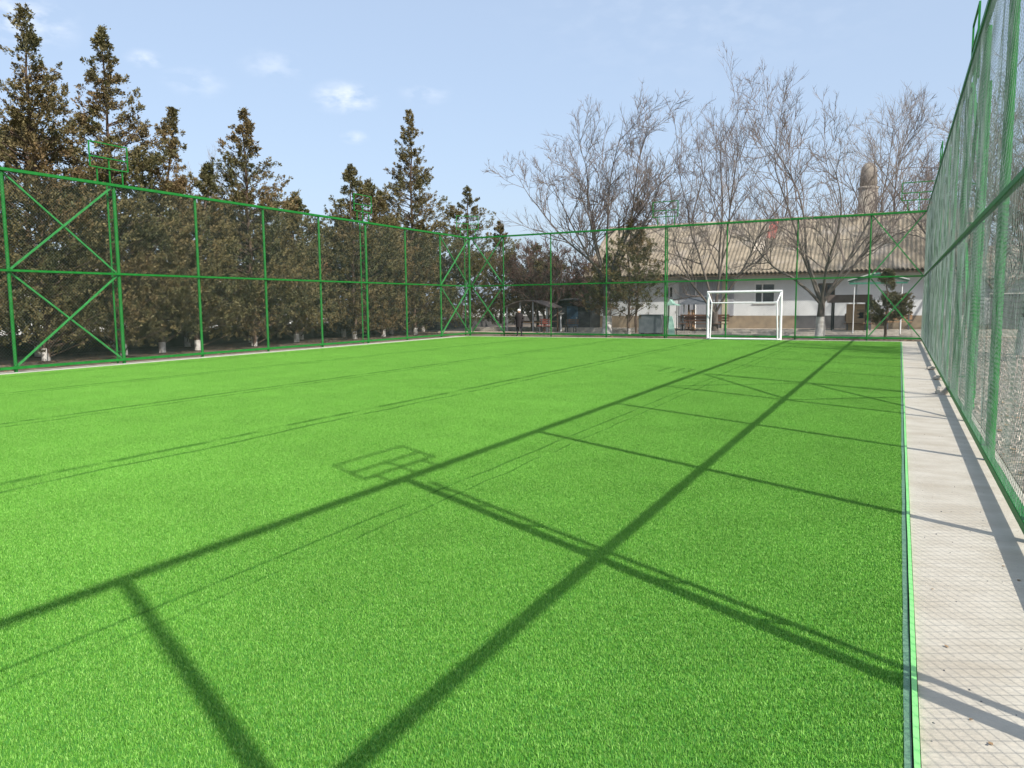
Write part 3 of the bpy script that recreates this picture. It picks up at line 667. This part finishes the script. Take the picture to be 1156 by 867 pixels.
# small gabled entrance canopy on two white poles
def entrance():
    t = thing('entrance_canopy', 'green and white gabled canopy on two white poles before the house', 'canopy', (-.93, 39.4, 0), 0)
    b = prism(bmesh.new(), [(-1.25, 2.53), (0, 2.88), (1.25, 2.53), (1.25, 2.47), (0, 2.80), (-1.25, 2.47)], -.7, 1.6); obj('roof', b, M['canopy_green'], t)
    b = bmesh.new()
    for s in (-1, 1): bar(b, (s * .12, -.73, 2.86), (s * 1.27, -.73, 2.54), .05)
    obj('bargeboard', b, M['canopy_white'], t)
    obj('tie_beam', BX((-1.2, -.69, 2.36), (1.2, -.62, 2.44)), M['canopy_green'], t)
    for s in (-1, 1): obj('pole', tube(bmesh.new(), (s * .98, -.6, .1), (s * .98, -.6, 2.5), .024), M['frame_white'], t); obj('pole', tube(bmesh.new(), (s * .98, 1.4, .1), (s * .98, 1.4, 2.5), .035), M['frame_white'], t)
entrance()

# ------------------------------------------------------------------ yard between the far fence and the house
struct('yard_path', BX((-24, 41.2, -.2), (6, 44.08, .14)), M['path'])
struct('yard_path', BX((-24, 37.9, -.2), (6, 38.7, .05)), M['path'])
struct('garden_bed', BX((-14.5, 38.95, -.2), (4.5, 40.95, .07)), M['soil'])
def kerb(x0, x1, y, z, lb):
    b = bmesh.new(); x = x0
    rr = random.Random(int(y * 10))
    while x < x1:
        w = min(1.0, x1 - x); box(b, (x + .006, y + rr.uniform(-.01, .01), -.1), (x + w - .006, y + .1, z + rr.uniform(-.012, .012)), .01); x += 1.0
    tag(obj('kerb', b, M['kerbc']), kind='structure')
kerb(-24, 6, 41.05, .22, ''); kerb(-14.5, 4.5, 38.8, .16, ''); kerb(-14, 2, 36.9, .10, ''); kerb(-14.5, 4.5, 40.0, .20, '')

def bench(name, label, loc, rz, w, m, back=True, group=None):
    t = thing(name, label, 'bench', loc, rz, group)
    b = bmesh.new()
    for k in range(3): box(b, (-w / 2, -.2 + k * .14, .42), (w / 2, -.08 + k * .14, .46), .006)
    obj('seat', b, m, t)
    if back:
        b = bmesh.new()
        for k in range(3): box(b, (-w / 2, .22 + .02 * k, .55 + k * .13), (w / 2, .25 + .02 * k, .65 + k * .13), .006)
        obj('backrest', b, m, t)
    for s in (-1, 1):
        b = bmesh.new(); x = s * (w / 2 - .15)
        box(b, (x - .03, -.18, 0), (x + .03, -.12, .42)); box(b, (x - .03, .16, 0), (x + .03, .21, .9 if back else .42)); box(b, (x - .028, -.12, .36), (x + .028, .16, .415)); obj('leg', b, M['dark_roof'], t)
    return t
bench('garden_bench', 'small red slatted bench just behind the far fence, near the person', (-17.2, 37.9, .05), 0, .85, M['wood_red']).scale = (.8, .8, .8)
bench('garden_bench', 'reddish brown bench in front of the dark blue pavilion', (-16.35, 39.6, 0), 0, .85, M['wood_brown']).scale = (.9, .9, .8)
bench('garden_bench', 'long dark brown bench under the small grey hipped shelter roof', (-8.95, 39.4, .07), 0, 2.5, M['wood_brown'])
bench('garden_bench', 'brown bench in front of the tan brick oven', (-1.75, 40.6, .07), 0, 1.3, M['wood_brown'])
bench('garden_bench', 'pale wooden bench behind the dark bushy conifer', (-.05, 41.4, .14), 0, 1.2, M['wood_light'])

# small hipped shelter with a plank side
t = thing('table_shelter', 'small shelter with dark hipped roof and plank sides near the goal', 'shelter', (-9.45, 40.3, .07), 0)
b = bmesh.new(); hv = [b.verts.new(v) for v in ((-.85, -.8, 1.42), (.85, -.8, 1.42), (.85, .8, 1.42), (-.85, .8, 1.42), (-.32, 0, 1.86), (.42, 0, 1.86))]
for f in ((0, 1, 5, 4), (1, 2, 5), (2, 3, 4, 5), (3, 0, 4), (0, 3, 2, 1)): b.faces.new([hv[i] for i in f])
obj('roof', b, M['dark_roof'], t)
for x in (-.6, .6):
    for y in (-.5, .5): obj('post', BX((x - .04, y - .04, 0), (x + .04, y + .04, 1.42)), M['frame_white'] if x < 0 and y < 0 else M['wood_brown'], t)
b = bmesh.new()
for k in range(5): x = -.5 + k * .115; y = -.56; bar(b, (x, y, .05), (x + .07 + (2 - k) * .05, y + .02, 1.15), .10, .03)
obj('plank_panel', b, M['wood_light'], t)
# dark flat shelter + brick oven
t = thing('flat_shelter', 'flat dark brown shelter roof on posts right of the walnut tree', 'shelter', (-2.2, 41.0, .1), 0)
obj('roof', BX((-.98, -.7, 1.42), (.98, .7, 1.80), .02), M['brown_roof'], t)
for x in (-.75, .75):
    for y in (-.55, .55): obj('post', BX((x - .035, y - .035, 0), (x + .035, y + .035, 1.42)), M['dark_paint'], t)
t = thing('brick_oven', 'tan brick outdoor oven with a dark mouth under the brown shelter roof', 'oven', (-1.85, 40.9, .07), 0)
b = BX((-.46, -.3, .0), (.46, .3, 1.38)); obj('core', b, M['mortar'], t)
b = bmesh.new(); rr = random.Random(9)
for j in range(16):
    for k in range(5):
        x = -.47 + k * .24 - (.12 if j % 2 else 0); x1 = min(x + .228, .47); x0 = max(x, -.47)
        if x1 - x0 < .03 or (k in (2, 3) and 7 < j < 13 and x0 > -.05): continue
        box(b, (x0, -.315 - rr.uniform(0, .004), .005 + j * .086), (x1, -.301, .08 + j * .086))
obj('bricks', b, M['brick'], t)
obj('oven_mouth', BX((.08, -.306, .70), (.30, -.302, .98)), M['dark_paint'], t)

# sheet metal bin panel, mint painted stand, small tap post
t = thing('metal_container', 'low grey sheet metal container behind the fence, left of the mint green slide', 'container', (-10.85, 36.6, 0), .03)
obj('body', BX((-.55, -.3, .12), (.55, .3, 1.0), .015), M['grey_sheet'], t)
obj('lid', BX((-.57, -.32, 1.003), (.57, .32, 1.03), .008), M['grey_sheet'], t)
for s in (-1, 1): obj('leg', BX((s * .45 - .03, -.2, 0), (s * .45 + .03, .2, .12)), M['dark_roof'], t)
t = thing('playground_slide', 'narrow mint green playground slide with a small green hood behind the far fence', 'slide', (-9.88, 36.7, 0), 0); t.scale = (.62, .8, .9)
b = prism(bmesh.new(), [(-.22, 0), (.30, 0), (.20, .62), (.06, 1.05), (-.16, 1.05), (-.2, .6)], -.05, .04); obj('chute', b, M['mint'], t)
b = prism(bmesh.new(), [(-.3, 1.62), (-.05, 1.95), (.22, 1.72), (.6, 1.66), (.6, 1.62), (.2, 1.64)], -.3, .3); obj('hood', b, M['mint'], t)
obj('ladder', BX((-.27, .1, 0), (-.21, .16, 1.62)), M['green'], t); obj('ladder', BX((.36, .1, 0), (.41, .16, 1.62)), M['dark_paint'], t)
t = thing('drinking_fountain', 'slim white post with a flared head beside the blue pavilion', 'fountain', (-17.55, 41.0, 0), 0)
obj('post', tube(bmesh.new(), (0, 0, 0), (0, 0, .92), .06, .045), M['frame_white'], t)
obj('basin', lathe(bmesh.new(), [(.04, .92), (.2, 1.02), (.22, 1.06), (.03, 1.05)], 16), M['frame_white'], t)

# dark pavilion and arched shelters
def arch_roof(t, w, d, z, rise, m, x0=0):
    pts = []; n = 10
    for i in range(n + 1):
        f = i / n; pts.append((x0 - w / 2 + w * f, z + rise * math.sin(PI * f)))
    for i in range(n, -1, -1):
        f = i / n; pts.append((x0 - w / 2 + w * f, z + rise * math.sin(PI * f) - .06))
    return obj('roof', prism(bmesh.new(), pts, -d / 2, d / 2), m, t)
t = thing('pavilion', 'dark blue garden pavilion with an arched grey roof left of the house', 'pavilion', (-17.4, 43.2, 0), 0)
obj('wall', BX((-1.25, -1.0, 0), (1.2, 1.0, 1.62)), M['dark_paint'], t); arch_roof(t, 2.9, 2.5, 1.52, .38, M['dark_roof'])
d = obj('door', BX((-.25, -1.03, .02), (.45, -1.003, 1.45)), M['blue_dark'], t); obj('handle', BX((.34, -1.05, .7), (.38, -1.031, .8)), M['steel'], d)
t = thing('arched_shelter', 'open playground shelter with low arched brown roof beside the person', 'shelter', (-18.8, 39.8, 0), 0)
arch_roof(t, 2.9, 1.8, 1.42, .40, M['brown_roof'], 0)
for x in (-1.25, -.4, .4, 1.25):
    for y in (-.75, .75): obj('post', BX((x - .035, y - .035, 0), (x + .035, y + .035, 1.5 if abs(x) > 1 else 1.72)), M['steel'] if y < 0 else M['wood_brown'], t)
obj('rail', BX((-1.2, .7, .55), (1.2, .74, .62)), M['wood_brown'], t); obj('table_top', BX((-.9, -.3, .52), (.9, .3, .57)), M['wood_light'], t)

# ------------------------------------------------------------------ person
def person():
    t = thing('person', 'person in dark coat and trousers with white knitted hat at the far fence', 'person', (-16.85, 34.15, 0), 0)
    t.scale = (.84, .84, .76)
    me = bpy.data.meshes.new('body'); 
    J = {'pel': (0, 0, .92), 'sp': (0, .01, 1.10), 'ch': (0, 0, 1.32), 'nk': (0, -.01, 1.48), 'hd': (0, -.03, 1.60), 'tp': (0, -.02, 1.70),
         'hl': (-.10, 0, .88), 'kl': (-.12, -.03, .50), 'al': (-.13, .01, .09), 'tl': (-.14, -.13, .04), 'hr': (.10, 0, .88), 'kr': (.12, -.02, .50), 'ar': (.14, .02, .09), 'tr': (.16, -.12, .04),
         'sl': (-.18, 0, 1.40), 'el': (-.27, .02, 1.13), 'wl': (-.24, -.10, .90), 'sr': (.18, 0, 1.40), 'er': (.27, .02, 1.13), 'wr': (.25, -.08, .88)}
    rad = {'pel': .145, 'sp': .135, 'ch': .16, 'nk': .055, 'hd': .085, 'tp': .07, 'hl': .095, 'kl': .062, 'al': .045, 'tl': .038, 'hr': .095, 'kr': .062, 'ar': .045, 'tr': .038,
           'sl': .068, 'el': .046, 'wl': .030, 'sr': .068, 'er': .046, 'wr': .030}
    E_ = [('pel', 'sp'), ('sp', 'ch'), ('ch', 'nk'), ('nk', 'hd'), ('hd', 'tp'), ('pel', 'hl'), ('hl', 'kl'), ('kl', 'al'), ('al', 'tl'), ('pel', 'hr'), ('hr', 'kr'), ('kr', 'ar'), ('ar', 'tr'), ('ch', 'sl'), ('sl', 'el'), ('el', 'wl'), ('ch', 'sr'), ('sr', 'er'), ('er', 'wr')]
    V = list(J.values()); K = list(J)
    ED = [(K.index(a), K.index(b)) for a, b in E_]; RR = [rad[k] for k in K]
    for side in (-1, 1):
        wi = K.index('wl' if side < 0 else 'wr'); w = V[wi]
        V.append((w[0], w[1] - .03, w[2] - .07)); RR.append(.032); pi_ = len(V) - 1; ED.append((wi, pi_))
        for f in range(4):
            V.append((w[0] + (f - 1.5) * .018, w[1] - .05, w[2] - .12)); RR.append(.009); a = len(V) - 1; ED.append((pi_, a))
            V.append((w[0] + (f - 1.5) * .018, w[1] - .07 - .005 * f, w[2] - .155 - .008 * (f in (1, 2)))); RR.append(.008); ED.append((a, a + 1))
        V.append((w[0] - side * .04, w[1] - .06, w[2] - .09)); RR.append(.010); ED.append((pi_, len(V) - 1))
    me.from_pydata(V, ED, []); o = mesh_obj('body', me, M['trousers'], t)
    me.materials.clear(); me.materials.append(M['trousers'])
    sk = o.modifiers.new('skin', 'SKIN'); o.modifiers.new('sub', 'SUBSURF').levels = 2; o.modifiers['sub'].render_levels = 2
    for i, r_ in enumerate(RR): me.skin_vertices[0].data[i].radius = (r_, r_ * .9)
    me.skin_vertices[0].data[0].use_root = True
    # coat
    n = 20; bm_ = bmesh.new(); prof = [(.235, .155, .62), (.22, .15, .80), (.20, .145, .98), (.20, .145, 1.15), (.215, .15, 1.32), (.20, .13, 1.42), (.09, .08, 1.50)]
    rings = [[bm_.verts.new((a * math.cos(2 * PI * i / n), b_ * math.sin(2 * PI * i / n), z)) for i in range(n)] for a, b_, z in prof]
    for A, B in zip(rings, rings[1:]):
        for i in range(n): bm_.faces.new((A[i], A[(i + 1) % n], B[(i + 1) % n], B[i]))
    for s in (-1, 1):
        tube(bm_, (s * .17, 0, 1.41), (s * .275, .02, 1.12), .075, .062); tube(bm_, (s * .275, .02, 1.14), (s * .245, -.09, .91), .062, .048)
    obj('coat', bm_, M['cloth_dark'], t, True)
    b = bmesh.new(); bmesh.ops.create_uvsphere(b, u_segments=16, v_segments=12, radius=.1, matrix=Matrix.Translation((0, -.03, 1.62)) @ Matrix.Diagonal((.84, 1.0, 1.22, 1)))
    bmesh.ops.create_cone(b, cap_ends=True, segments=8, radius1=.018, radius2=.006, depth=.05, matrix=Matrix.Translation((0, -.135, 1.61)) @ Matrix.Rotation(R(80), 4, 'X'))
    for s in (-1, 1): bmesh.ops.create_uvsphere(b, u_segments=8, v_segments=6, radius=.022, matrix=Matrix.Translation((s * .085, -.02, 1.61)) @ Matrix.Diagonal((.5, .8, 1.2, 1)))
    obj('head', b, M['skin'], t, True)
    b = bmesh.new()
    for s in (-1, 1): bmesh.ops.create_uvsphere(b, u_segments=8, v_segments=6, radius=.010, matrix=Matrix.Translation((s * .034, -.118, 1.635)))
    bar(b, (-.025, -.122, 1.565), (.025, -.122, 1.565), .008); obj('face_features', b, M['wood_brown'], t)
    obj('hat', lathe(bmesh.new(), [(.100, 1.645), (.108, 1.66), (.106, 1.70), (.085, 1.755), (.04, 1.785), (.0, 1.79)], 18, (0, -.02)), M['hat'], t, True)
person()

# ------------------------------------------------------------------ left side behind the conifers
t = thing('boundary_wall', 'low dark wall with pale coping and white railing behind the conifers', 'wall', (-26.9, 0, 0), 0)
obj('wall', BX((-.15, -5, -.2), (.15, 60, .62)), M['darkwall'], t)
obj('coping', BX((-.22, -5, .622), (.22, 60, .70), .01), M['coping'], t)
b = bmesh.new()
for k in range(120): y = 30 + k * .25; box(b, (-.03, y, .703), (.0, y + .09, 1.28))
box(b, (-.045, 30, 1.1), (-.031, 60, 1.17)); box(b, (-.045, 30, .8), (-.031, 60, .86)); obj('railing', b, M['frame_white'], t)
def far_house(label, loc, rz, w, d, h, rh, m):
    t = thing('far_house', label, 'house', loc, rz)
    ops = [(-w / 2 + 1.5 + k * 3.0) for k in range(int((w - 2) / 3))]
    obj('wall', BX((-w / 2, 0, 0), (w / 2, d, h)), m, t)
    obj('roof', prism(bmesh.new(), [(-.5, h - .05), (d / 2, h + rh), (d + .5, h - .05), (d + .5, h + .02), (d / 2, h + rh + .09), (-.5, h + .02)], -w / 2 - .4, w / 2 + .4, 'x'), M['roof'], t)
    for g in (-w / 2, w / 2 - .2): obj('gable', prism(bmesh.new(), [(0.01, h + .001), (d - .01, h + .001), (d / 2, h + rh - .03)], g, g + .2, 'x'), m, t)
    for x in ops:
        f = obj('window', BX((x, -.04, .95), (x + 1.1, -.003, 2.1)), M['frame_white'], t)
        obj('pane', BX((x + .08, -.05, 1.03), (x + .52, -.041, 2.02)), M['glass'], f); obj('pane', BX((x + .58, -.05, 1.03), (x + 1.02, -.041, 2.02)), M['glass'], f)
far_house('white house mostly hidden behind the conifers on the left', (-41, 27, 0), PI / 2, 42, 8, 2.9, 1.6, M['farwall'])
far_house('grey shed with pale gable beyond the gravel on the right', (10.5, 58, 0), -.12, 12, 7, 3.0, 2.2, M['farwall'])

# tower behind the house
t = thing('water_tower', 'beige round tower with domed cap behind the bare trees', 'tower', (-3.45, 90, 0), 0)
obj('shaft', lathe(bmesh.new(), [(1.02, 0), (.98, 8), (.94, 13.2)], 28), M['tower'], t, True)
obj('band', lathe(bmesh.new(), [(.95, 13.202), (1.02, 13.25), (1.02, 13.4), (.86, 13.5)], 28), M['tower'], t)
obj('cap', lathe(bmesh.new(), [(.84, 13.502), (.80, 15.0), (.72, 15.5), (.40, 15.9), (.0, 16.0)], 28), M['tower'], t, True)

# wall and hedge far right
t = thing('garden_wall', 'grey brown block wall at the back of the gravel yard', 'wall', (14, 50, 0), -.05)
obj('wall', BX((-9.5, 0, -.1), (30, .25, 1.9)), M['dado_grey'], t); obj('coping', BX((-9.55, -.05, 1.903), (30.05, .3, 1.97)), M['coping'], t)
for i, (x, y, h, lb) in enumerate(((5.2, 52.5, 10.5, 'bare tree behind the block wall, nearest the house'), (9.0, 54, 11.5, 'bare tree behind the block wall, second from the house'), (13.5, 56, 11, 'bare tree behind the block wall, furthest right'))):
    bare_tree(lb, (x, y, 0), h, 1.1, 700 + i, [(170, 30, .95), (100, 12, 1.0), (10, 34, .9), (270, 30, .8), (60, 44, .8)], 1.8, .22, None, twigm='twig', dens=1.0, group='bare trees behind the block wall')

# ------------------------------------------------------------------ loose stones, leaf litter
def stone(label, loc, s, seed):
    rr = random.Random(seed); b = bmesh.new(); bmesh.ops.create_icosphere(b, subdivisions=2, radius=1)
    for v in b.verts:
        n = 1 + rr.uniform(-.16, .16); v.co = Vector((v.co.x * s[0] * n, v.co.y * s[1] * n, max(-.3, v.co.z) * s[2] * n))
    o = obj('stone', b, M['stone']); o.location = loc; o.rotation_euler = (0, 0, rr.uniform(0, 3)); tag(o, label, 'stone', 'stones at the foot of the right fence'); return o
stone('pale fist sized stone at the foot of the right fence, larger one', (.70, 14.9, .03), (.11, .14, .10), 1)
stone('small pale stone at the foot of the right fence just beyond the larger one', (.72, 17.6, .03), (.09, .08, .06), 2)
stone('small brownish stone at the foot of the right fence, furthest away', (.70, 20.1, .03), (.08, .10, .06), 3)
def litter(label, name, m, x0, x1, y0, y1, n, s0, s1, seed, flat=.2, z=0.0, thick=False):
    rng = np.random.default_rng(seed); buf = Buf()
    X = rng.uniform(x0, x1, n); Y = y0 + (y1 - y0) * rng.uniform(0, 1, n) ** 1.4
    for x, y in zip(X, Y):
        s = rng.uniform(s0, s1); a = rng.uniform(0, 6.28); c, sn = math.cos(a), math.sin(a); q = rng.uniform(.5, .9)
        if thick:
            h = s * rng.uniform(.4, .8)
            b_ = [(c * s, sn * s, z), (-sn * s * q, c * s * q, z), (-c * s * .9, -sn * s * .9, z), (sn * s * q, -c * s * q, z)]
            V = [(x + p[0], y + p[1], p[2]) for p in b_] + [(x + p[0] * .5, y + p[1] * .55, z + h) for p in b_]
            buf.add(V, [(4, 5, 6, 7), (0, 1, 5, 4), (1, 2, 6, 5), (2, 3, 7, 6), (3, 0, 4, 7)])
        else:
            t1, t2 = rng.normal(0, flat * s, 2)
            buf.add([(x + c * s, y + sn * s, z + .004 + abs(t1)), (x - sn * s * q, y + c * s * q, z + .004 + abs(t2)), (x - c * s, y - sn * s, z + .004), (x + sn * s * q, y - c * s * q, z + .006)], [(0, 1, 2, 3)])
    tag(mesh_obj(name, buf.mesh(name), m), label, 'gravel' if thick else 'leaves', kind='stuff')
litter('grey and brown pebbles covering the yard outside the right fence', 'pebbles', mat('pebbles', (.46, .40, .34), (.24, .21, .19), 5, .9, island=.5), 1.02, 9, 2, 44, 26000, .012, .045, 5, thick=True, z=-.012)
litter('dry leaves scattered between the pebbles', 'dry_leaves', M['dry_leaf'], 1.02, 9, 2, 44, 6000, .02, .05, 6)
litter('dry leaves and twigs scattered under the trees beyond the far fence', 'dry_leaves', M['dry_leaf'], -19, .6, 34.9, 37.8, 3500, .02, .06, 7, z=-.03)
litter('dry needles and leaves under the conifers on the left', 'dry_leaves', M['dry_leaf'], -26, -20.2, 8, 44, 9000, .02, .06, 8, z=-.03)
litter('dry leaves lying here and there on the concrete strip', 'dry_leaves', M['dry_leaf'], .2, .95, 3, 33, 26, .006, .015, 11, z=.004)
litter('dark crumbs of infill scattered on the concrete strip', 'rubber_crumbs', M['dark_roof'],   .16, .72, 2.2, 20, 110, .002, .007, 9, thick=True, z=.004)
